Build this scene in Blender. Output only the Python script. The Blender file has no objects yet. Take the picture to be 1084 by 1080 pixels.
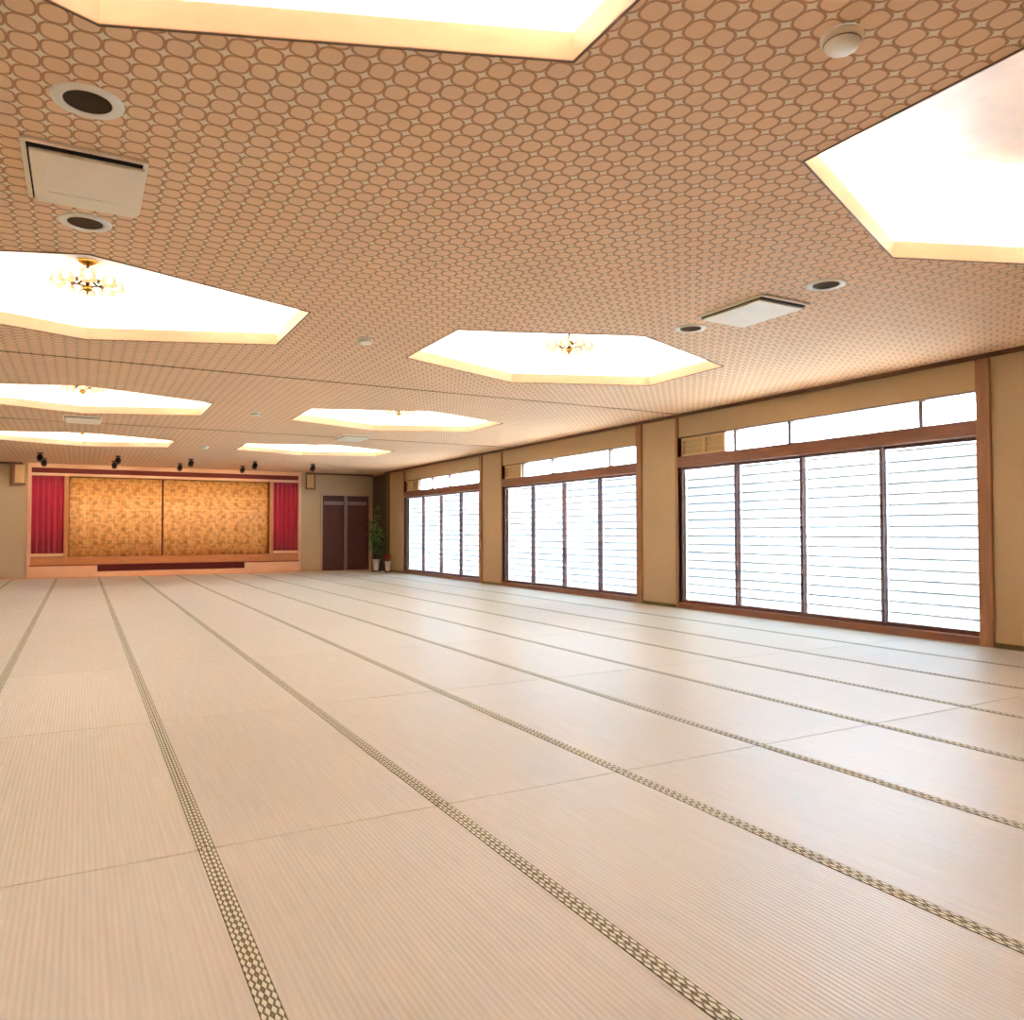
import bpy, bmesh, math, random
from mathutils import Vector, Matrix
random.seed(7)
scn = bpy.context.scene
COL = scn.collection
# ---------------------------------------------------------------- measures (metres)
CAMZ = 1.07
A0, TS = -0.485, 0.8692            # first tatami joint, column width
WX, H, D = 7.3641, 2.7265, 21.5    # window wall, ceiling height, stage wall
XL, YB = -3.12, -5.30              # wall opposite the windows, wall behind the camera
ROW0, RL = 0.79, 2.03
WIN = [(4.23, 8.42), (9.34, 13.65), (14.65, 19.03)]

# ---------------------------------------------------------------- mesh builder
class MB:
    def __init__(s): s.bm = bmesh.new(); s.mi = 0
    def _tag(s, faces, smooth=False):
        for f in faces: f.material_index = s.mi; f.smooth = smooth
    def box(s, x0, x1, y0, y1, z0, z1):
        v = [s.bm.verts.new((x, y, z)) for z in (z0, z1) for y in (y0, y1) for x in (x0, x1)]
        q = [(0,2,3,1),(4,5,7,6),(0,1,5,4),(2,6,7,3),(0,4,6,2),(1,3,7,5)]
        s._tag([s.bm.faces.new([v[i] for i in f]) for f in q]); return s
    def poly(s, pts, smooth=False):
        f = s.bm.faces.new([s.bm.verts.new(p) for p in pts]); s._tag([f], smooth); return s
    def loft(s, rings, cap0=False, cap1=False, smooth=False, closed=True):
        R = [[s.bm.verts.new(p) for p in r] for r in rings]; fs = []
        n = len(R[0]); m = n if closed else n - 1
        for a, b in zip(R[:-1], R[1:]):
            for i in range(m):
                j = (i + 1) % n; fs.append(s.bm.faces.new((a[i], a[j], b[j], b[i])))
        s._tag(fs, smooth); c = []
        if cap0: c.append(s.bm.faces.new(R[0][::-1]))
        if cap1: c.append(s.bm.faces.new(R[-1]))
        s._tag(c); return s
    def lathe(s, prof, c=(0,0,0), n=32, smooth=True, cap0=False, cap1=False):
        rings = [[(c[0]+r*math.cos(2*math.pi*i/n), c[1]+r*math.sin(2*math.pi*i/n), c[2]+z) for i in range(n)] for r, z in prof]
        return s.loft(rings, cap0, cap1, smooth)
    def tube(s, pts, r, n=8, smooth=True):
        pts = [Vector(p) for p in pts]; rings = []
        rr = r if isinstance(r, (list, tuple)) else [r]*len(pts)
        for i, p in enumerate(pts):
            t = (pts[min(i+1, len(pts)-1)] - pts[max(i-1, 0)]).normalized()
            u = t.cross(Vector((0,0,1)) if abs(t.z) < .9 else Vector((1,0,0))).normalized(); w = t.cross(u)
            rings.append([p + rr[i]*(math.cos(2*math.pi*k/n)*u + math.sin(2*math.pi*k/n)*w) for k in range(n)])
        return s.loft(rings, True, True, smooth)
    def build(s, name, mats, parent=None, loc=None, bevel=0):
        me = bpy.data.meshes.new(name)
        bmesh.ops.recalc_face_normals(s.bm, faces=s.bm.faces[:])
        s.bm.to_mesh(me); s.bm.free()
        for m in (mats if isinstance(mats, (list, tuple)) else [mats]): me.materials.append(m)
        o = bpy.data.objects.new(name, me); COL.objects.link(o)
        if parent: o.parent = parent
        if loc is not None: o.location = loc
        if bevel:
            b = o.modifiers.new('bevel', 'BEVEL'); b.width = bevel; b.segments = 2; b.limit_method = 'ANGLE'
        return o

def tag(o, label=None, cat=None, group=None, kind=None):
    if label: o['label'] = label
    if cat: o['category'] = cat
    if group: o['group'] = group
    if kind: o['kind'] = kind
    return o
def empty(name, loc=(0,0,0), rz=0, **k):
    o = bpy.data.objects.new(name, None); COL.objects.link(o)
    o.location = loc; o.rotation_euler = (0, 0, rz); o.empty_display_size = .1
    return tag(o, **k)
def copy_tree(o, parent=None):
    c = o.copy(); COL.objects.link(c)
    if parent: c.parent = parent
    for ch in list(KIDS(o)): copy_tree(ch, c)
    return c
def KIDS(o): return [x for x in bpy.data.objects if x.parent == o]

# ---------------------------------------------------------------- materials
def lin(c):
    return tuple(((x/255)/12.92 if x/255 <= .04045 else ((x/255+.055)/1.055)**2.4) for x in c)
class NT:
    def __init__(s, name):
        s.m = bpy.data.materials.new(name); s.m.use_nodes = True
        s.t = s.m.node_tree; s.b = s.t.nodes['Principled BSDF']; s.out = s.t.nodes['Material Output']
    def n(s, typ, **k):
        x = s.t.nodes.new(typ)
        for a, v in k.items(): setattr(x, a, v)
        return x
    def l(s, a, b): s.t.links.new(a, b)
    def val(s, sock, v):
        if hasattr(v, 'is_linked') or isinstance(v, bpy.types.NodeSocket): s.l(v, sock)
        else: sock.default_value = v
    def math(s, op, a, b=0.0, c=0.0, clamp=False):
        x = s.n('ShaderNodeMath', operation=op, use_clamp=clamp)
        s.val(x.inputs[0], a); s.val(x.inputs[1], b)
        if op in ('MULTIPLY_ADD', 'WRAP', 'SMOOTH_MIN', 'COMPARE'): s.val(x.inputs[2], c)
        return x.outputs[0]
    def coords(s, which='Object'):
        tc = s.n('ShaderNodeTexCoord'); sp = s.n('ShaderNodeSeparateXYZ'); s.l(tc.outputs[which], sp.inputs[0])
        s.co = tc.outputs[which]; return sp.outputs
    def noise(s, scale, detail=3, vec=None, rough=.5, stretch=None):
        x = s.n('ShaderNodeTexNoise'); x.inputs['Scale'].default_value = scale; x.inputs['Detail'].default_value = detail
        x.inputs['Roughness'].default_value = rough
        v = vec if vec is not None else s.co
        if stretch:
            mp = s.n('ShaderNodeMapping'); mp.inputs['Scale'].default_value = stretch; s.l(v, mp.inputs[0]); v = mp.outputs[0]
        s.l(v, x.inputs['Vector']); return x.outputs['Fac']
    def mix(s, f, a, b):
        x = s.n('ShaderNodeMix', data_type='RGBA')
        s.val(x.inputs['Factor'], f)
        for sock, v in ((x.inputs['A'], a), (x.inputs['B'], b)):
            if isinstance(v, bpy.types.NodeSocket): s.l(v, sock)
            else: sock.default_value = (*v[:3], 1)
        return x.outputs['Result']
    def ramp(s, f, stops):
        x = s.n('ShaderNodeValToRGB'); e = x.color_ramp.elements
        while len(e) < len(stops): e.new(.5)
        for i, (p, c) in enumerate(stops): e[i].position = p; e[i].color = (*c, 1)
        s.l(f, x.inputs[0]); return x.outputs[0]
    def bump(s, h, strength=.2, dist=.002):
        x = s.n('ShaderNodeBump'); x.inputs['Strength'].default_value = strength; x.inputs['Distance'].default_value = dist
        s.l(h, x.inputs['Height']); s.l(x.outputs[0], s.b.inputs['Normal'])
    def set(s, col=None, rough=.6, metal=0, spec=None, **k):
        if col is not None:
            if isinstance(col, bpy.types.NodeSocket): s.l(col, s.b.inputs['Base Color'])
            else: s.b.inputs['Base Color'].default_value = (*col[:3], 1)
        s.b.inputs['Roughness'].default_value = rough; s.b.inputs['Metallic'].default_value = metal
        if spec is not None: s.b.inputs['Specular IOR Level'].default_value = spec
        return s.m

def plain(name, rgb, rough=.55, metal=0, var=.06, scale=9, spec=None):
    t = NT(name); t.coords(); c = lin(rgb)
    f = t.noise(scale, 4)
    return t.set(t.mix(f, tuple(x*(1-var) for x in c), tuple(min(1, x*(1+var)) for x in c)), rough, metal, spec)
def wood(name, rgb, axis='z', rough=.45, var=.22):
    t = NT(name); t.coords(); c = lin(rgb)
    st = {'x': (1, 14, 14), 'y': (14, 1, 14), 'z': (14, 14, 1)}[axis]
    f = t.noise(3.0, 5, stretch=st, rough=.6)
    col = t.ramp(f, [(.25, tuple(x*(1-var) for x in c)), (.75, tuple(min(1, x*(1+var)) for x in c))])
    t.bump(f, .08, .001)
    return t.set(col, rough)

M = {}
# sand-plaster walls
t = NT('sand_plaster'); t.coords()
f = t.noise(160, 3); f2 = t.noise(1.3, 3)
c = t.mix(f, lin((184, 158, 126)), lin((202, 177, 142)))
c = t.mix(t.math('MULTIPLY', f2, .25), c, lin((170, 150, 104)))
t.bump(f, .25, .002); M['plaster'] = t.set(c, .9)
# ceiling paper: grid of touching rings with small light cells between them
t = NT('ring_pattern_ceiling_paper'); X, Y, Z = t.coords()
cu = t.math('SUBTRACT', t.math('FRACT', t.math('DIVIDE', t.math('SUBTRACT', X, -0.05), .093)), .5)
cv = t.math('SUBTRACT', t.math('FRACT', t.math('DIVIDE', t.math('SUBTRACT', Y, 2.885), .104)), .5)
# scalloped offset: shift alternate columns slightly so the rings read as rounded octagons
p = 2.6
r = t.math('POWER', t.math('ADD', t.math('POWER', t.math('ABSOLUTE', cu), p), t.math('POWER', t.math('ABSOLUTE', cv), p)), 1/p)
wob = t.math('MULTIPLY', t.math('SUBTRACT', t.noise(70, 2), .5), .05)
r = t.math('ADD', r, wob)
ring = t.math('SUBTRACT', 1.0, t.math('DIVIDE', t.math('ABSOLUTE', t.math('SUBTRACT', r, .475)), .07), clamp=True)
ring = t.math('SMOOTH_MIN', t.math('MULTIPLY', ring, 1.6), 1.0, .2, clamp=True)
outer = t.math('GREATER_THAN', r, .475)
base = t.mix(outer, lin((250, 212, 172)), lin((254, 236, 208)))
base = t.mix(t.noise(3.0, 3), base, t.mix(.35, base, lin((206, 172, 138))))
c = t.mix(t.math('MULTIPLY', ring, .8), base, lin((176, 110, 62)))
t.bump(t.math('MULTIPLY', ring, -1), .15, .002); M['ceiling'] = t.set(c, .75)
# tatami: woven rush with ribs along its length, each mat a touch different
t = NT('woven_rush'); X, Y, Z = t.coords()
oi = t.n('ShaderNodeObjectInfo')
rib = t.math('SINE', t.math('MULTIPLY', X, 2*math.pi/.0172))
rib01 = t.math('MULTIPLY_ADD', rib, .5, .5)
f = t.noise(1.0, 5, stretch=(60, 2.5, 1), rough=.65)
c = t.ramp(f, [(.3, lin((211, 212, 197))), (.7, lin((224, 226, 214)))])
c = t.mix(t.math('MULTIPLY', rib01, .13), c, lin((184, 172, 144)))
hs = t.n('ShaderNodeHueSaturation'); t.l(c, hs.inputs['Color'])
t.l(t.math('MULTIPLY_ADD', oi.outputs['Random'], .05, .975), hs.inputs['Value'])
t.bump(rib01, .25, .002)
M['rush'] = t.set(hs.outputs[0], .42, spec=.6)
# border cloth: pale diamonds on olive green between dark edges
t = NT('border_brocade'); X, Y, Z = t.coords()
u = t.math('DIVIDE', X, .0125); v = t.math('DIVIDE', Y, .036)
# rows staggered by half a repeat
rowi = t.math('FLOOR', u); v = t.math('ADD', v, t.math('MULTIPLY', rowi, .5))
du = t.math('ABSOLUTE', t.math('SUBTRACT', t.math('FRACT', u), .5)); dv = t.math('ABSOLUTE', t.math('SUBTRACT', t.math('FRACT', v), .5))
dia = t.math('LESS_THAN', t.math('ADD', du, dv), .5)
c = t.mix(dia, lin((120, 116, 82)), lin((230, 234, 212)))
edge = t.math('GREATER_THAN', X, .0108)
c = t.mix(edge, c, lin((84, 82, 54)))
M['border'] = t.set(c, .7)
M['subfloor'] = plain('dark_subfloor', (70, 55, 40), .8)
# woods
M['frame_wood'] = wood('reddish_frame_wood', (132, 84, 62), 'y', .42)
M['frame_wood_v'] = wood('reddish_frame_wood_upright', (132, 84, 62), 'z', .42)
M['dark_wood'] = wood('dark_sash_wood', (108, 72, 62), 'z', .4)
M['dark_wood_h'] = wood('dark_sash_wood_rail', (96, 64, 54), 'y', .4)
M['post_wood'] = wood('warm_post_wood', (158, 112, 78), 'z', .45)
M['coffer_wood'] = wood('pale_coffer_wood', (224, 182, 144), 'x', .5, .05)
M['cornice'] = wood('brown_cornice_wood', (104, 72, 44), 'y', .5)
M['stage_wood'] = wood('orange_stage_wood', (190, 118, 66), 'x', .4)
M['stage_dark'] = wood('dark_red_stage_beam', (112, 32, 16), 'x', .75)
M['stage_pink'] = wood('pale_pink_stage_wood', (226, 174, 130), 'x', .4, .1)
M['stage_pink_v'] = wood('pale_pink_stage_post_wood', (226, 168, 132), 'z', .4, .1)
M['door_wood'] = wood('dark_red_brown_door_wood', (84, 48, 44), 'z', .65, .15)
M['door_stile'] = wood('greyish_door_stile_wood', (136, 108, 104), 'z', .35, .12)
M['door_frame'] = wood('pale_door_frame_wood', (186, 156, 128), 'z', .5, .12)
M['alcove'] = wood('smoky_alcove_board', (86, 76, 62), 'z', .7, .15)
M['olive'] = wood('olive_post_wood', (110, 98, 58), 'z', .6, .15)
M['tan'] = wood('tan_lattice_wood', (214, 186, 138), 'y', .5, .1)
M['tan_panel'] = plain('tan_paper', (196, 172, 128), .8)
M['box_wood'] = wood('pale_box_wood', (206, 166, 112), 'z', .5, .1)
M['box_dark'] = wood('brown_box_side_wood', (140, 92, 56), 'z', .5, .1)
M['white_metal'] = plain('white_enamel', (250, 246, 236), .4, 0, .02)
M['cream'] = plain('cream_plastic', (248, 236, 216), .45, 0, .02)
M['grille'] = plain('brown_grey_grille', (84, 72, 58), .9, 0, .1, 200, .05)
M['dark'] = plain('black_void', (20, 17, 14), .8, 0, .05)
M['black'] = plain('black_metal', (26, 22, 20), .4, .3, .05)
M['brass'] = plain('polished_brass', (196, 150, 74), .25, 1, .05)
M['dark_brass'] = plain('aged_brass', (96, 84, 40), .35, .9, .08)
M['recess'] = plain('white_cove_paint', (244, 240, 232), .7, 0, .02)
# coffer panel: silvery mottled paper, soft reflections painted in as blush patches
t = NT('paper_painted_reflections'); t.coords()
f = t.noise(1.6, 4); g = t.noise(2.3, 3, stretch=(1, 1.4, 1))
c = t.ramp(f, [(.40, lin((196, 192, 194))), (.60, lin((164, 162, 170)))])
g2 = t.math('SMOOTHSTEP', g, .55, .72) if False else t.math('MULTIPLY', t.math('SUBTRACT', g, .54, clamp=True), 5, clamp=True)
c = t.mix(g2, c, lin((206, 150, 142)))
M['reflection_paper'] = t.set(c, .28, spec=.6)
# emitters
def emit(name, rgb, s):
    t = NT(name); t.b.inputs['Emission Color'].default_value = (*rgb, 1); t.b.inputs['Emission Strength'].default_value = s
    return t.set(tuple(min(1, x) for x in rgb), .4)
M['tube'] = emit('lit_tube', (1, .88, .76), 21)
M['bulb'] = emit('lit_bulb', (1, .66, .36), 8)
# glass, blinds
t = NT('thin_glass'); tr = t.n('ShaderNodeBsdfTransparent'); gl = t.n('ShaderNodeBsdfGlossy'); gl.inputs['Roughness'].default_value = .03
ms = t.n('ShaderNodeMixShader'); fr = t.n('ShaderNodeFresnel'); fr.inputs[0].default_value = 1.45
t.l(t.math('MULTIPLY', fr.outputs[0], .5), ms.inputs[0]); t.l(tr.outputs[0], ms.inputs[1]); t.l(gl.outputs[0], ms.inputs[2]); t.l(ms.outputs[0], t.out.inputs[0])
M['glass'] = t.m
t = NT('white_blind_cloth'); X, Y, Z = t.coords()
tl = t.n('ShaderNodeBsdfTranslucent'); df = t.n('ShaderNodeBsdfDiffuse'); ms = t.n('ShaderNodeMixShader')
tl.inputs[0].default_value = (.90, .95, 1, 1); df.inputs[0].default_value = (.92, .94, .95, 1); ms.inputs[0].default_value = .06
t.l(tl.outputs[0], ms.inputs[1+1]); t.l(df.outputs[0], ms.inputs[1]); t.l(ms.outputs[0], t.out.inputs[0])
M['blind'] = t.m
t = NT('grey_slat_overlap_shade')  # shade where slats overlap, put in as grey strips so the lines show
tl = t.n('ShaderNodeBsdfTranslucent'); df = t.n('ShaderNodeBsdfDiffuse'); ms = t.n('ShaderNodeMixShader')
tl.inputs[0].default_value = (.90, .95, 1, 1); df.inputs[0].default_value = (.74, .76, .77, 1); ms.inputs[0].default_value = .04
t.l(tl.outputs[0], ms.inputs[2]); t.l(df.outputs[0], ms.inputs[1]); t.l(ms.outputs[0], t.out.inputs[0]); M['overlap_shade'] = t.m
t = NT('petal_glass'); t.set((.42, .22, .11), .3); t.b.inputs['Transmission Weight'].default_value = .3
t.b.inputs['Emission Color'].default_value = (1, .7, .42, 1); t.b.inputs['Emission Strength'].default_value = .15; M['petal'] = t.m
# cloths
t = NT('red_curtain_cloth'); t.coords(); f = t.noise(30, 3)
t.b.inputs['Sheen Weight'].default_value = .4
M['red'] = t.set(t.mix(f, lin((166, 18, 46)), lin((196, 30, 66))), .75)
t = NT('gold_brocade'); X, Y, Z = t.coords()
def cell(sock, size, off=0):
    return t.math('FRACT', t.math('ADD', t.math('DIVIDE', sock, size), off))
a = t.math('ABSOLUTE', t.math('SUBTRACT', cell(X, .31), .5)); b = t.math('ABSOLUTE', t.math('SUBTRACT', cell(Z, .33), .5))
dots = t.math('LESS_THAN', t.math('ADD', t.math('POWER', t.math('MULTIPLY', a, 1), 2), t.math('POWER', t.math('MULTIPLY', b, 1.3), 2)), .035)
br = t.n('ShaderNodeTexBrick'); mp = t.n('ShaderNodeMapping'); mp.inputs['Rotation'].default_value = (math.pi/2, 0, 0); t.l(t.co, mp.inputs[0]); t.l(mp.outputs[0], br.inputs['Vector'])
br.inputs['Scale'].default_value = 1; br.inputs['Brick Width'].default_value = .155; br.inputs['Row Height'].default_value = .165; br.inputs['Mortar Size'].default_value = .012
br.inputs['Color1'].default_value = (*lin((238, 178, 106)), 1); br.inputs['Color2'].default_value = (*lin((230, 164, 92)), 1); br.inputs['Mortar'].default_value = (*lin((246, 192, 118)), 1)
nz = t.noise(9, 4, stretch=(1, 1, 1.2))
c = t.mix(t.math('MULTIPLY', t.math('GREATER_THAN', nz, .54), .55), br.outputs['Color'], lin((190, 120, 50)))
c = t.mix(t.math('MULTIPLY', dots, .45), c, lin((160, 92, 30)))
M['gold'] = t.set(c, .5)
M['leaf'] = plain('green_leaf', (92, 146, 84), .45, 0, .3, 14)
M['leaf_red'] = plain('reddish_leaf', (160, 76, 50), .5, 0, .25, 14)
M['trunk'] = plain('plant_stem', (104, 84, 52), .7, 0, .2, 20)
M['pot'] = plain('white_glazed_pot', (252, 244, 236), .3, 0, .02)
M['soil'] = plain('dark_soil', (48, 36, 28), .9, 0, .2, 40)

# ---------------------------------------------------------------- the setting
# floor with fitted tatami
fl = MB().box(XL-.2, WX+.2, YB-.2, D+1.6, -.12, -.055).build('floor', M['subfloor'])
tag(fl, 'wide tatami floor of pale rush mats with patterned green borders', 'floor', kind='structure')
BW = .026
def mat_mesh():
    m = MB(); x0, x1, y0, y1 = -TS/2+.0009, TS/2-.0009, -RL/2+.0016, RL/2-.0016; c = .003
    m.loft([[(x0,y0,-.055),(x1,y0,-.055),(x1,y1,-.055),(x0,y1,-.055)], [(x0,y0,-c),(x1,y0,-c),(x1,y1,-c),(x0,y1,-c)],
            [(x0+c*.3,y0+c,0),(x1-c*.3,y0+c,0),(x1-c*.3,y1-c,0),(x0+c*.3,y1-c,0)]], True, True)
    return m
proto_mat = mat_mesh().build('tatami_mat', M['rush'], fl)
bl = MB().box(-BW/2, BW/2, -RL/2+.002, RL/2-.002, -.004, .0016).build('cloth_border', M['border'], proto_mat)
bl.location = (-TS/2+BW/2+.0005, 0, 0)
br_ = bl.copy(); COL.objects.link(br_); br_.location = (TS/2-BW/2-.0005, 0, 0); br_.rotation_euler = (0, 0, math.pi)
yaw, pitch, roll, FPX = 0.50723, 0.02829, 0.00185, 820.856
cs, sn, cp, sp = math.cos(yaw), math.sin(yaw), math.cos(pitch), math.sin(pitch)
fwd = Vector((sn*cp, cs*cp, sp)); rgt = Vector((cs, -sn, 0)); dwn = fwd.cross(rgt)
rgt, dwn = (math.cos(roll)*rgt + math.sin(roll)*dwn, -math.sin(roll)*rgt + math.cos(roll)*dwn)
def in_frame(x, y):
    q = Vector((x, y, -CAMZ)); z = q.dot(fwd)
    if z < .15: return False
    u, v = 542 + FPX*q.dot(rgt)/z, 540 + FPX*q.dot(dwn)/z
    return -4 < u < 1088 and v < 1086
cells = []
for k in range(-3, 9):
    for j in range(-3, 10):
        cx, cy = A0 + TS*(k+.5), ROW0 + RL*(j+.5)
        vis = any(in_frame(cx + TS*(a/6-.5), cy + RL*(b/8-.5)) for a in range(7) for b in range(9))
        cells.append((not vis, math.hypot(cx, cy), cx, cy))
cells.sort()
rest = MB()
for i, (_, _, cx, cy) in enumerate(cells):
    if i == 0: o = proto_mat
    elif i < 100: o = copy_tree(proto_mat, fl)
    else:
        rest.mi = 0; x0, x1, y0, y1 = cx-TS/2+.0009, cx+TS/2-.0009, cy-RL/2+.0016, cy+RL/2-.0016
        rest.box(x0, x1, y0, y1, -.055, 0); rest.mi = 1
        continue
    o.location = (cx, cy, 0)
restb = MB()
for (_, _, cx, cy) in cells[100:]:
    for s in (-1, 1):
        bx = cx + s*(TS/2-BW/2-.0005); restb.box(bx-BW/2, bx+BW/2, cy-RL/2+.002, cy+RL/2-.002, -.004, .0016)
ro = rest.build('tatami_mats', M['rush'], fl); tag(ro, kind='stuff')
restb.build('cloth_borders', plain('olive_border_cloth', (132, 127, 92), .7, 0, .1, 60), ro)
tag(MB().box(XL, WX, ROW0+RL*10, D+.02, -.055, 0.004).build('trim_1', M['stage_pink']), 'pale wooden strip of floor in front of the stage', 'floor trim', kind='structure')
# ceiling with six-sided openings
HB, HW, HS = 1.155, 1.46, .575     # half length to the points, half width, half side
COF = [(0.03, 1.66), (0.02, 6.37), (0.0, 11.08), (0.0, 15.75), (4.27, 1.78), (4.14, 6.30), (4.14, 10.93), (4.14, 15.6), (0.03, -2.95), (4.27, -2.95)]  # last two: unseen pair behind the camera, added to light near ceiling and floor
def hexa(cx, cy, d=0.0, z=0.0):
    pts = [Vector(p) for p in ((0,-HB), (HW,-HS), (HW,HS), (0,HB), (-HW,HS), (-HW,-HS))]
    out = []
    for i in range(6):
        p, a, b = pts[i], pts[i-1], pts[(i+1) % 6]
        n1 = Vector(((p-a).y, -(p-a).x)).normalized(); n2 = Vector(((b-p).y, -(b-p).x)).normalized()
        k = d/(1+n1.dot(n2)); q = p + k*(n1+n2); out.append((cx+q.x, cy+q.y, z))
    return out
cm = MB()
xs = (XL-.1, 2.09, WX+.1)
for c_ in (0, 1):
    x0, x1 = xs[c_], xs[c_+1]
    cm.poly([(x0, 18.2, H), (x1, 18.2, H), (x1, D+1.3, H), (x0, D+1.3, H)])
    ys = [YB-.1, -.55, 4.05, 8.7, 13.4, 18.2]
    for r_ in range(5):
        y0, y1 = ys[r_], ys[r_+1]; cx, cy = COF[(8+c_) if r_ == 0 else c_*4+r_-1]
        S, SE, NE, N, NW, SW = hexa(cx, cy, 0, H); P = lambda x, y: (x, y, H)
        cm.poly([P(x0,y0), P(cx,y0), S, SW, P(x0,SW[1])]); cm.poly([P(cx,y0), P(x1,y0), P(x1,SE[1]), SE, S])
        cm.poly([SE, P(x1,SE[1]), P(x1,NE[1]), NE]); cm.poly([NE, P(x1,NE[1]), P(x1,y1), P(cx,y1), N])
        cm.poly([N, P(cx,y1), P(x0,y1), P(x0,NW[1]), NW]); cm.poly([NW, P(x0,NW[1]), P(x0,SW[1]), SW])
bmesh.ops.remove_doubles(cm.bm, verts=cm.bm.verts[:], dist=1e-5)
ce = cm.build('ceiling', M['ceiling'])
tag(ce, 'ceiling papered in a brown ring pattern on peach', 'ceiling', kind='structure')
for i, yy in enumerate((8.38, 13.25)):
    tag(MB().box(XL, WX, yy-.012, yy+.012, H-.006, H+.002).build('trim_%d' % (i+2), plain('brown_ceiling_joint_%d' % i, (156, 116, 78), .7)), kind='structure')

# outer shell above the ceiling so that no sky leaks in
# walls
def struct(mb, name, m, label=None, cat=None, parent=None, bevel=0):
    return tag(mb.build(name, m, parent, None, bevel), label, cat, kind='structure')
w = MB()
edges = [YB-.2] + [e for ab in WIN for e in ab] + [20.12]
for i in range(0, len(edges), 2): w.box(WX, WX+.26, edges[i], edges[i+1], -.1, H+.02)
for a, b in WIN: w.box(WX+.012, WX+.26, a, b, 2.40, H+.02)
w.box(WX, WX+.26, 20.12, D+.2, -.1, H+.02)
struct(w, 'wall_right', M['plaster'], 'beige plaster wall holding the three wide windows', 'wall')
struct(MB().box(XL-.2, XL, YB-.2, D+.2, -.1, H+.02), 'wall_left', M['plaster'])
struct(MB().box(XL-.2, WX+.2, YB-.2, YB, -.1, H+.02), 'wall_front', M['plaster'])
SX0, SX1 = -1.11, 5.29
w = MB().box(XL-.2, SX0, D, D+.2, -.1, H+.02).box(SX1, 5.85, D, D+.2, -.1, H+.02).box(5.85, 7.28, D, D+.2, 2.12, H+.02).box(7.28, WX+.5, D, D+.2, -.1, H+.02)
w.box(XL-.2, WX+.5, D+1.3, D+1.5, -.1, H+.3)
w.box(SX0-.2, SX0, D+.2, D+1.3, -.1, H+.3).box(SX1, SX1+.2, D+.2, D+1.3, -.1, H+.3)
struct(w, 'wall_back', M['plaster'], 'beige plaster wall around the stage and dark doors', 'wall')
# trims
tag(MB().box(WX-.028, WX+.001, YB, 20.5, H-.042, H).build('trim_4', M['cornice']), kind='structure')
tag(MB().box(SX1+.12, WX, D-.02, D+.001, H-.05, H).box(XL, SX0-.1, D-.02, D+.001, H-.05, H).build('trim_5', M['cornice']), kind='structure')
b = MB()
for a, c_ in [(YB, 4.23-.13), (8.42+.06, 9.34-.06), (13.65+.06, 14.65-.06), (19.03+.06, 20.12)]: b.box(WX-.012, WX+.001, a, c_, 0, .045)
struct(b, 'baseboard_right', M['olive'])
# alcove beside the doors
a = MB().box(WX-.015, WX+.01, 20.36, D-.002, 0.005, H-.05)
struct(a, 'trim_6', M['alcove'], 'smoky brown boarded wall panel behind the tall plant', 'wall panel')
tag(MB().box(WX-.02, WX+.05, 20.12, 20.36, 0, H-.05).build('trim_7', M['olive']), kind='structure')

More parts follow.
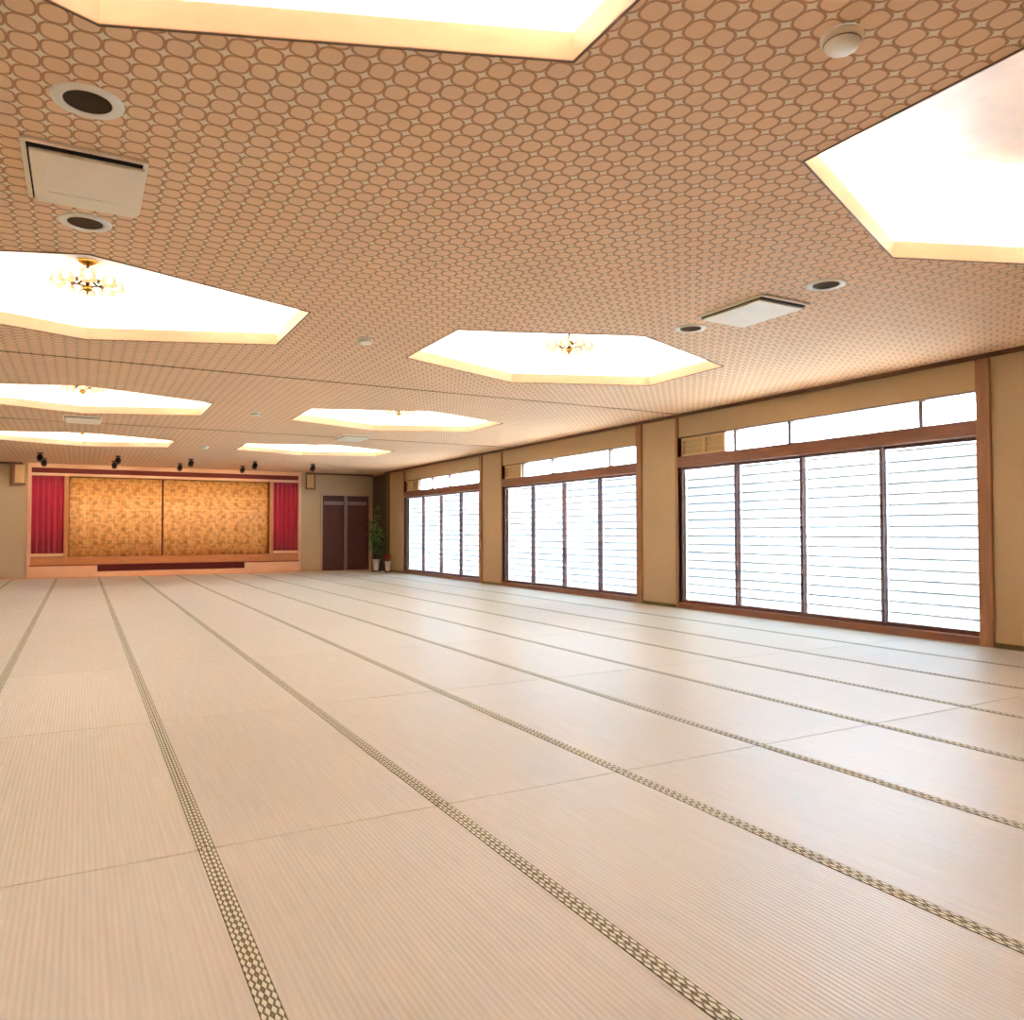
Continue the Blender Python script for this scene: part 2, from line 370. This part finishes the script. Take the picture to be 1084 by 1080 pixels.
# ---------------------------------------------------------------- windows
TRANS = [dict(tan=(7.55, 8.36), mull=[7.385, 6.50, 4.83]), dict(tan=(12.98, 13.59), mull=[12.93, 11.87, 10.13]), dict(tan=(18.20, 18.97), mull=[18.15, 17.37, 16.38])]
WLAB = ['wide wooden window nearest the camera with four white sliding panes', 'middle of the three wide wooden windows, between two plaster piers',
        'farthest wide wooden window beside the potted plants']
for i, (y0, y1) in enumerate(WIN):
    wn = empty('window_%d' % (i+1), (WX, (y0+y1)/2, 0), kind='structure', label=WLAB[i], cat='window')
    yc = (y0+y1)/2; Y0, Y1 = y0-yc, y1-yc
    # jamb posts, lintel and sill (local x is outward)
    MB().box(-.03, .14, Y0-.13, Y0+.0, 0, H-.045).build('post', M['post_wood'], wn, bevel=.006)
    MB().box(-.012, .14, Y1, Y1+.05, 0, H-.045).build('post', M['post_wood'], wn, bevel=.004)
    MB().box(-.015, .14, Y0, Y1, 1.97, 2.115).box(-.02, .02, Y0, Y1, 2.09, 2.12).build('lintel', M['frame_wood'], wn, bevel=.004)
    MB().box(-.02, .16, Y0, Y1, 0, .075).build('sill', M['frame_wood'], wn, bevel=.004)
    MB().box(.02, .14, Y0, Y1, 2.385, 2.405).build('head_rail', M['dark_wood_h'], wn)
    n = 4; pw = (Y1-Y0)/n
    for k in range(n):
        s0 = Y0 + k*pw - (.018 if k else 0); s1 = Y0 + (k+1)*pw + (.018 if k < n-1 else 0)
        tx = .045 if k % 2 else .085
        f_ = MB(); sw = .036
        f_.box(tx, tx+.03, s0, s0+sw, .075, 1.97).box(tx, tx+.03, s1-sw, s1, .075, 1.97)
        f_.box(tx, tx+.03, s0+sw, s1-sw, .075, .118).box(tx, tx+.03, s0+sw, s1-sw, 1.935, 1.97)
        sash = f_.build('sash', M['dark_wood'], wn, bevel=.002)
        MB().box(tx+.012, tx+.016, s0+sw, s1-sw, .118, 1.935).build('pane', M['glass'], sash)
        bl = MB(); z = .10; pitch_ = .113
        while z < 1.93:
            zt = min(z+pitch_+.012, 1.965)
            bl.loft([[(.165, s0+.02, z), (.165, s1-.02, z)], [(.158, s0+.02, (z+zt)/2), (.158, s1-.02, (z+zt)/2)], [(.142, s0+.02, zt), (.142, s1-.02, zt)]], closed=False, smooth=True)
            z += pitch_
        bl.mi = 1; z = .10
        while z < 1.93:
            bl.poly([(.1405, s0+.02, z+pitch_-.004), (.1405, s1-.02, z+pitch_-.004), (.1405, s1-.02, z+pitch_+.016), (.1405, s0+.02, z+pitch_+.016)]) if z+pitch_ < 1.95 else None
            z += pitch_
        bl.build('slatted_blind', [M['blind'], M['overlap_shade']], sash)
    tr_ = TRANS[i]
    mm = MB()
    for q in tr_['mull']: mm.box(.06, .12, q-yc-.022, q-yc+.022, 2.115, 2.39)
    mm.box(.06, .12, Y0, Y0+.02, 2.115, 2.39).box(.06, .12, Y1-.02, Y1, 2.115, 2.39)
    tf = mm.build('transom_frame', M['dark_wood'], wn)
    MB().box(.09, .095, Y0+.02, tr_['tan'][0]-yc, 2.118, 2.388).build('transom_pane', M['glass'], wn)
    ta, tb = tr_['tan'][0]-yc, tr_['tan'][1]-yc; tmid = (ta+tb)/2
    lt = MB()
    for a_, b_ in ((ta, tmid), (tmid, tb+.04)):
        lt.box(.05, .085, a_, b_, 2.12, 2.16).box(.05, .085, a_, b_, 2.35, 2.388).box(.05, .085, a_, a_+.03, 2.16, 2.35).box(.05, .085, b_-.03, b_, 2.16, 2.35)
        for zz in (2.22, 2.285): lt.box(.06, .08, a_+.03, b_-.03, zz, zz+.012)
    lo = lt.build('lattice_panel', M['tan'], wn)
    MB().box(.082, .088, ta+.01, tb+.03, 2.125, 2.385).build('backing_paper', M['tan_panel'], lo)

# ---------------------------------------------------------------- ceiling coffers, lamps inside them
def tube_between(m, a, b, r=.013, gap=.08):
    a, b = Vector(a), Vector(b); d = (b-a).normalized(); m.tube([a+d*gap, b-d*gap], r, 8)
def make_coffer():
    root = empty('ceiling_coffer', (0, 0, H))
    m = MB(); tz = .10
    m.loft([hexa(0,0,.02,.001), hexa(0,0,0,-.002), hexa(0,0,0,tz), hexa(0,0,.02,tz), hexa(0,0,.02,.001)])
    m.build('wooden_rim', M['coffer_wood'], root)
    MB().loft([hexa(0,0,0,.001), hexa(0,0,0,-.005), hexa(0,0,.010,-.005), hexa(0,0,.010,.001)]).build('edge_bead', M['cornice'], root)
    MB().loft([hexa(0,0,.0,tz-.03), hexa(0,0,.2,tz-.03), hexa(0,0,.2,.24), hexa(0,0,.17,.30), hexa(0,0,.10,.32)], smooth=False).build('cove', M['recess'], root)
    MB().loft([hexa(0,0,.11,.315), hexa(0,0,.11,.34)], True, True).build('coffer_panel', M['reflection_paper'], root)
    m = MB(); hx = hexa(0,0,.085,tz+.0)
    for k in range(6): tube_between(m, hx[k], hx[(k+1) % 6])
    m.build('lamp_tubes', M['tube'], root)
    return root
CL = ['hexagonal lit ceiling recess cut by the top edge, nearest the camera', 'hexagonal lit ceiling recess with the chandelier, just beyond the cream air unit',
      'third lit ceiling recess from the camera in the row leading to the stage', 'long thin lit ceiling recess right above the stage spotlights',
      'large lit ceiling recess near the first window, beside the round smoke alarm', 'hexagonal lit ceiling recess opposite the pier between first and second windows',
      'third lit ceiling recess from the camera in the window row', 'last lit ceiling recess of the window row, toward the dark doors',
      'unseen lit ceiling recess added behind the camera in the row leading to the stage', 'unseen lit ceiling recess added behind the camera in the window row']
proto = make_coffer()
for i, (x, y) in enumerate(COF):
    o = proto if i == 0 else copy_tree(proto)
    o.location = (x, y, H); tag(o, CL[i], 'ceiling light', 'hexagonal lit ceiling recesses')

def make_chandelier():
    root = empty('chandelier', (0, 0, 0))
    MB().lathe([(.0,0), (.075,0), (.075,-.012), (.05,-.025), (.014,-.035), (0,-.035)], n=28).build('ceiling_plate', M['brass'], root)
    MB().tube([(0,0,-.03), (0,0,-.13)], .008).build('stem', M['dark_brass'], root)
    MB().lathe([(0,-.105), (.03,-.11), (.045,-.128), (.03,-.145), (.012,-.16), (.016,-.172), (0,-.185)], n=20).build('hub', M['dark_brass'], root)
    for k in range(8):
        a = 2*math.pi*k/8; u = Vector((math.cos(a), math.sin(a), 0))
        pts = [u*.035+Vector((0,0,-.128)), u*.08+Vector((0,0,-.155)), u*.13+Vector((0,0,-.158)), u*.175+Vector((0,0,-.14)), u*.19+Vector((0,0,-.118))]
        arm = MB().tube(pts, [.008,.007,.006,.006,.007], 7).build('arm', M['dark_brass'], root)
        c = u*.19
        MB().lathe([(.010,-.112), (.022,-.118), (.040,-.138), (.050,-.165), (.062,-.19)], (c.x, c.y, 0), 14).build('petal_shade', M['petal'], arm)
        MB().lathe([(0,-.118), (.010,-.125), (.013,-.145), (.018,-.165), (.012,-.18), (0,-.186)], (c.x, c.y, 0), 10).build('bulb', M['bulb'], arm)
    MB().lathe([(0,-.18), (.028,-.185), (.04,-.2), (.03,-.215), (.01,-.225), (.014,-.235), (0,-.246)], n=20).build('finial', M['brass'], root)
    MB().lathe([(.10,-.150), (.112,-.150), (.112,-.158), (.10,-.158), (.10,-.150)], n=28).build('arm_ring', M['dark_brass'], root)
    return root
HL = ['brass eight-armed chandelier %s' % s for s in (
      'inside the lit recess nearest the camera', 'with petal shades in the recess beyond the cream air unit', 'in the third recess of the row toward the stage',
      'in the thin recess above the stage spotlights', 'in the recess near the first window', 'in the recess opposite the first plaster pier',
      'in the third recess of the window row', 'in the last recess toward the dark doors',
      'added unseen behind the camera in the row leading to the stage', 'added unseen behind the camera in the window row')]  # last two belong to the added, unseen recesses behind the camera
proto = make_chandelier()
for i, (x, y) in enumerate(COF):
    o = proto if i == 0 else copy_tree(proto)
    o.location = (x, y, H+.315); tag(o, HL[i], 'chandelier', 'chandeliers in the ceiling recesses')

# ---------------------------------------------------------------- ceiling fittings
def make_ac():
    root = empty('air_conditioner', (0, 0, 0))
    w_, l_ = .245, .325
    MB().loft([[(-w_,-l_,.004),(w_,-l_,.004),(w_,l_,.004),(-w_,l_,.004)], [(-w_,-l_,-.016),(w_,-l_,-.016),(w_,l_,-.016),(-w_,l_,-.016)]], True, True).build('housing', M['cream'], root, bevel=.004)
    MB().box(-w_+.022, w_-.022, -l_+.022, l_-.022, -.021, -.012).build('air_gap', M['dark'], root)
    MB().box(-w_+.03, w_-.012, -l_+.05, l_-.012, -.036, -.019).build('intake_panel', M['cream'], root, bevel=.006)
    MB().box(-w_+.09, w_-.09, l_-.17, l_-.165, -.0375, -.034).box(-w_+.09, -w_+.095, -.12, .12, -.0375, -.034).build('panel_groove', M['white_metal'], root)
    return root
proto = make_ac()
for i, (x, y, l_) in enumerate([(0.0, 4.09, 'cream square air conditioner on the ringed ceiling near the camera'), (4.36, 4.15, 'white square air conditioner on the ceiling facing the first window'),
                     (0.0, 12.85, 'small far air conditioner between the last two recesses toward the stage'), (4.12, 13.15, 'small far air conditioner between the last two recesses by the windows')]):
    o = proto if i == 0 else copy_tree(proto)
    o.location = (x, y, H); tag(o, l_, 'air conditioner', 'square ceiling air conditioners')
def make_down():
    root = empty('ceiling_downlight', (0, 0, 0))
    MB().lathe([(.128,0), (.126,-.006), (.115,-.011), (.1,-.008), (.096,-.012), (.086,-.006), (.083,0), (.083,.0)], n=40).build('trim_ring', M['white_metal'], root)
    MB().lathe([(.084,-.006), (.07,-.0035), (0,-.002)], n=40).build('grille', M['grille'], root)
    return root
proto = make_down()
for i, (x, y, l_) in enumerate([(0.003, 3.35, 'round dark-centred ceiling fitting nearer the camera than the cream air unit'), (0.0, 4.68, 'round dark-centred ceiling fitting just beyond the cream air unit'),
                     (4.345, 3.48, 'round dark ceiling fitting between white air unit and nearest window recess'), (4.317, 4.77, 'round dark ceiling fitting between white air unit and middle window recess')]):
    o = proto if i == 0 else copy_tree(proto)
    o.location = (x, y, H); tag(o, l_, 'ceiling fitting', 'round ceiling fittings beside the air units')
def make_smoke():
    root = empty('smoke_detector', (0, 0, 0))
    MB().lathe([(.0,0), (.068,0), (.068,-.014), (.06,-.02), (.0,-.02)], n=32).build('base', M['cream'], root)
    MB().lathe([(.056,-.018), (.058,-.03), (.05,-.044), (.03,-.05), (0,-.051)], n=32).build('cover', M['white_metal'], root)
    MB().lathe([(.0575,-.0245), (.0595,-.0265), (.0575,-.0285)], n=32).build('vent_slot', M['grille'], root)
    return root
proto = make_smoke()
for i, (x, y, l_) in enumerate([(2.205, 1.69, 'round white smoke alarm nearest the camera, by the large window recess'), (2.11, 6.38, 'round white smoke alarm midway between the two chandelier recesses'),
                     (2.09, 11.07, 'small smoke alarm between the third pair of recesses'), (2.07, 15.9, 'tiny smoke alarm between the last pair of recesses')]):
    o = proto if i == 0 else copy_tree(proto)
    o.location = (x, y, H); tag(o, l_, 'smoke alarm', 'round smoke alarms along the ceiling middle')
SPOT_W = 8
def make_spot():
    root = empty('stage_spotlight', (0, 0, 0))
    MB().lathe([(0,0), (.06,0), (.06,-.015), (.015,-.02), (0,-.02)], n=20).build('mount', M['black'], root)
    MB().tube([(0,0,-.015), (0,0,-.06)], .01).build('arm', M['black'], root)
    can = MB().lathe([(0,-.075), (.045,-.07), (.058,-.03), (.06,.075), (.052,.075), (.046,.03), (0,.02)], n=20).build('lamp_can', M['black'], root)
    can.location = (0, .01, -.095); can.rotation_euler = (math.radians(-115), 0, 0)
    ld = bpy.data.lights.new('spot_beam', 'SPOT'); ld.energy = SPOT_W; ld.color = (1, .74, .48); ld.spot_size = math.radians(100); ld.spot_blend = .6; ld.shadow_soft_size = .04
    lo = bpy.data.objects.new('spot_beam', ld); COL.objects.link(lo); lo.parent = root
    lo.location = (0, .11, -.15); lo.rotation_euler = (math.radians(58), 0, 0)
    return root
proto = make_spot(); n_ = 0
ordn = ['first', 'second', 'third', 'fourth', 'fifth']
for row, (y, xs_) in enumerate([(18.75, (-.76, .68, 2.15, 3.54, 4.9)), (20.1, (-.74, .66, 2.06, 3.50))]):
    for j, x in enumerate(xs_):
        o = proto if n_ == 0 else copy_tree(proto); n_ += 1
        o.location = (x, y, H)
        tag(o, '%s black spotlight counting from the window side, row %s the stage' % (ordn[len(xs_)-1-j], 'farther from' if row == 0 else 'nearest'), 'spotlight', 'black spotlights on the ceiling before the stage')

# ---------------------------------------------------------------- stage
st = empty('stage', ((SX0+SX1)/2, D, 0), label='raised wooden stage with reddish frame across the far wall', cat='stage')
sx = (SX0+SX1)/2; L0, L1 = SX0-sx, SX1-sx
P_ = lambda x: x - sx
MB().box(L0, L1, .06, 1.2, .43, .48).build('stage_floor', M['stage_wood'], st)
MB().box(L0+.06, L1-.06, -.02, .06, .30, .485).build('fascia', M['stage_wood'], st, bevel=.004)
MB().box(L0+.05, L1-.05, -.035, .06, .275, .30).build('fascia_moulding', M['stage_dark'], st)
for a_, b_ in ((SX0+.06, .36), (3.82, SX1-.06)):
    MB().box(P_(a_), P_(b_), -.05, .05, 0.005, .275).build('side_riser', M['stage_pink'], st, bevel=.004)
MB().box(P_(.36), P_(3.82), .10, .14, 0.005, .275).build('recessed_riser', M['stage_dark'], st)
MB().box(P_(.36), P_(3.82), -.10, .10, 0.005, .12).build('low_step', M['stage_pink'], st, bevel=.005)
for x in (SX0, SX1-.075): MB().box(P_(x), P_(x)+.075, -.03, .15, 0.005, 2.66).build('outer_post', M['stage_pink_v'], st, bevel=.004)
for x in (-.36, 4.455): MB().box(P_(x), P_(x)+.10, 0.0, .12, .485, 2.5).build('inner_post', M['stage_wood'], st, bevel=.004)
MB().box(L0-.0, L1+.0, -.04, .12, 2.62, H-.002).build('header', M['stage_pink'], st, bevel=.004)
MB().box(L0+.07, L1-.07, -.02, .12, 2.50, 2.62).build('header_beam', M['stage_dark'], st)
MB().box(L0+.07, L1-.07, -.01, .12, 2.435, 2.50).build('header_rail', M['stage_pink'], st, bevel=.003)
for a_, b_ in ((SX0+.075, -.36), (4.555, SX1-.075)):
    MB().box(P_(a_), P_(b_), -.02, .12, .50, .575).build('curtain_ledge', M['stage_pink'], st, bevel=.003)
def curtain(name, x0, x1, y, z0, z1, amp, waves, mat, n=None):
    n = n or int(waves*10); rows = [z0, (z0+z1)/2, z1]
    rings = []
    for z in rows:
        k = 1.0 if z < z1 else .6
        rings.append([(x0+(x1-x0)*i/n - (x0+x1)/2, amp*k*math.sin(2*math.pi*waves*i/n + .3*math.sin(i*.7)), z) for i in range(n+1)])
    m = MB(); m.loft(rings, closed=False, smooth=True)
    o = m.build(name, mat, None, ((x0+x1)/2, y, 0))
    s = o.modifiers.new('thickness', 'SOLIDIFY'); s.thickness = .004
    return o
tag(curtain('stage_curtain', SX0+.08, -.365, D+.08, .578, 2.434, .025, 5.5, M['red']), 'red pleated curtain at the stage end away from the doors', 'curtain', 'red side curtains of the stage')
tag(curtain('stage_curtain', 4.56, SX1-.08, D+.08, .578, 2.434, .025, 5.5, M['red']), 'red pleated curtain at the stage end beside the dark doors', 'curtain', 'red side curtains of the stage')
tag(curtain('brocade_curtain', -.255, 1.80, D+.2, .486, 2.434, .012, 6.5, M['gold']), 'gold patterned curtain half away from the doors, closing the stage', 'curtain', 'gold brocade stage curtains')
tag(curtain('brocade_curtain', 1.84, 4.45, D+.2, .486, 2.434, .012, 8.5, M['gold']), 'gold patterned curtain half nearer the doors, closing the stage', 'curtain', 'gold brocade stage curtains')
MB().box(P_(1.795), P_(1.845), .22, .26, .486, 2.434).build('centre_post', M['stage_dark'], st)
# boxes on the wall beside the stage
for i, (x0, x1, z0, l_) in enumerate([(-1.42, -1.16, 2.22, 'upright wooden box high on the wall beyond the stage, away from doors'), (5.42, 5.66, 2.28, 'slim pale upright box high on the wall between stage and dark doors')]):
    r = empty('wall_box', ((x0+x1)/2, D, z0), label=l_, cat='wall box', group='upright boxes beside the stage')
    hw = (x1-x0)/2; hh = H-.055-z0
    MB().box(-hw, hw, -.13, -.002, 0, hh).build('case', M['box_dark'], r, bevel=.004)
    MB().box(-hw+.06 if i == 0 else -hw+.0, hw if i == 0 else hw-.05, -.145, -.13, .015, hh-.01).build('front_panel', M['box_wood'], r, bevel=.003)
    MB().box(-hw-.005, hw+.005, -.15, -.002, -.025, 0).build('base_edge', M['box_dark'], r)

# ---------------------------------------------------------------- double door
dr = empty('door_1', (6.565, D, 0), kind='structure', label='dark brown double doors beside the stage', cat='door')
w2 = .715
MB().box(-w2-.01, -w2+.04, -.03, .12, 0, 2.16).box(w2-.04, w2+.01, -.03, .12, 0, 2.16).box(-w2+.04, w2-.04, -.03, .12, 2.10, 2.16).build('door_frame', M['door_frame'], dr)
for s in (-1, 1):
    a_, b_ = (-w2+.04, -.002) if s < 0 else (.002, w2-.04)
    lf = MB().box(a_, b_, .03, .07, .01, 2.10).build('door_leaf', M['door_wood'], dr)
    m = MB(); q0, q1 = a_+.05, b_-.07
    m.box(a_, a_+.05, .015, .03, .01, 2.10).box(b_-.07, b_, .015, .03, .01, 2.10).box(a_+.05, b_-.07, .015, .03, .01, .16).box(a_+.05, b_-.07, .015, .03, 2.03, 2.10)
    m.build('leaf_frame', M['door_wood'], lf, bevel=.003)
    MB().box(a_+.05, b_-.07, .012, .03, 1.84, 1.94).build('cross_rail', M['door_stile'], lf, bevel=.003)
    MB().lathe([(0,0), (.026,0), (.026,.006), (.016,.006), (.014,.002), (0,.002)], n=20).build('finger_pull', M['dark_brass'], lf)
    fp = lf.children[-1] if len(lf.children) else None
    for ch in KIDS(lf):
        if ch.name.startswith('finger_pull'): ch.location = (b_-.035 if s < 0 else a_+.025, .014, .95); ch.rotation_euler = (math.pi/2, 0, 0)
MB().box(-.055, .035, -.012, .03, .01, 2.10).build('meeting_stile', M['door_stile'], dr, bevel=.004)
struct(MB().box(5.8, 7.3, D+.13, D+.2, -.05, 2.2), 'trim_8', M['dark'])

# ---------------------------------------------------------------- potted plants
def leaf(m, p, d, L, wd, curl):
    d = d.normalized(); s = d.cross(Vector((0,0,1)))
    if s.length < .05: s = Vector((1,0,0))
    s.normalize(); up = s.cross(d); n = 6; A, B, C = [], [], []
    for i in range(n+1):
        u = i/n; c = p + d*L*u - up*0 + Vector((0,0,-curl*L*u*u)); w_ = wd*math.sin(math.pi*min(.98, u*.9+.08))
        A.append(c - s*w_ + up*w_*.25); B.append(c); C.append(c + s*w_ + up*w_*.25)
    m.loft([A, B, C], closed=False, smooth=True)
def pot(root, r, h):
    MB().lathe([(0,0), (r*.95,0), (r*1.25,.012), (r*1.3,.03), (r*1.2,.03), (0,.02)], n=24).build('saucer', M['dark'], root)
    MB().lathe([(0,.022), (r*.72,.022), (r*.8,.05), (r,h-.03), (r*1.08,h-.03), (r*1.08,h), (r*.94,h), (r*.9,h-.04), (0,h-.04)], n=28).build('pot', M['pot'], root)
    MB().lathe([(r*.9,h-.038), (r*.4,h-.025), (0,h-.022)], n=20).build('soil', M['soil'], root)
pl = empty('potted_plant', (7.05, 20.32, 0.0), label='tall leafy green plant in a white pot beside the dark doors', cat='plant')
pot(pl, .10, .33)
m = MB()
stems = [((0.02,0,.3), (.03,.02,.9), (.0,-.03,1.75)), ((-.03,.02,.3), (-.09,.05,.8), (-.08,.03,1.4)), ((.02,-.03,.3), (.09,-.06,.7), (.08,-.05,1.15))]
for s_ in stems: m.tube(s_, [.014, .011, .006], 7)
m.build('stem', M['trunk'], pl)
m = MB()
for i in range(230):
    s_ = random.choice(stems); u = random.uniform(.2, 1); a_, b_, c_ = [Vector(q) for q in s_]
    p = (a_*(1-u)**2 + 2*b_*u*(1-u) + c_*u*u); an = random.uniform(0, 2*math.pi)
    leaf(m, p, Vector((math.cos(an), math.sin(an), random.uniform(-.1, .9))), random.uniform(.12, .2), random.uniform(.03, .05), random.uniform(.2, .8))
m.build('foliage', M['leaf'], pl)
p2 = empty('potted_plant', (7.19, 19.78, 0.0), label='small reddish-leaved plant in a white pot by the far window', cat='plant')
pot(p2, .075, .29)
m = MB()
for i in range(46):
    an = random.uniform(0, 2*math.pi); leaf(m, Vector((random.uniform(-.03,.03), random.uniform(-.03,.03), .26+random.uniform(0,.1))), Vector((math.cos(an), math.sin(an), random.uniform(1.4, 3))), random.uniform(.14, .25), random.uniform(.014, .026), random.uniform(.1, .5))
m.build('foliage', M['leaf_red'], p2)
# ---------------------------------------------------------------- daylight and camera
wd = bpy.data.worlds.new('overcast_sky'); scn.world = wd; wd.use_nodes = True
nt = wd.node_tree; bg = nt.nodes['Background']; bg.inputs[1].default_value = 26.0
tc = nt.nodes.new('ShaderNodeTexCoord'); spx = nt.nodes.new('ShaderNodeSeparateXYZ'); rp = nt.nodes.new('ShaderNodeValToRGB'); ad = nt.nodes.new('ShaderNodeMath'); ad.operation = 'MULTIPLY_ADD'; ad.inputs[1].default_value = .5; ad.inputs[2].default_value = .5
nt.links.new(tc.outputs['Generated'], spx.inputs[0]); nt.links.new(spx.outputs[2], ad.inputs[0]); nt.links.new(ad.outputs[0], rp.inputs[0]); nt.links.new(rp.outputs[0], bg.inputs[0])
rp.color_ramp.elements[0].position = .46; rp.color_ramp.elements[0].color = (.13, .13, .12, 1); rp.color_ramp.elements[1].position = .52; rp.color_ramp.elements[1].color = (.50, .76, 1.0, 1)
cam = bpy.data.cameras.new('camera'); co = bpy.data.objects.new('camera', cam); COL.objects.link(co)
cam.sensor_fit = 'HORIZONTAL'; cam.sensor_width = 36; cam.lens = 36*FPX/1084; cam.clip_start = .02; cam.clip_end = 200
mt = Matrix((rgt, -dwn, -fwd)).transposed().to_4x4(); mt.translation = (0, 0, CAMZ); co.matrix_world = mt
scn.camera = co
scn.view_settings.view_transform = 'Standard'; scn.view_settings.look = 'None'; scn.view_settings.gamma = 1; scn.view_settings.use_curve_mapping = False
scn.view_settings.exposure = 1.88
scn.cycles.use_denoising = True
scn.cycles.max_bounces = 10; scn.cycles.diffuse_bounces = 6; scn.cycles.transparent_max_bounces = 12
scn.cycles.sample_clamp_indirect = 8; scn.cycles.caustics_reflective = False; scn.cycles.caustics_refractive = False
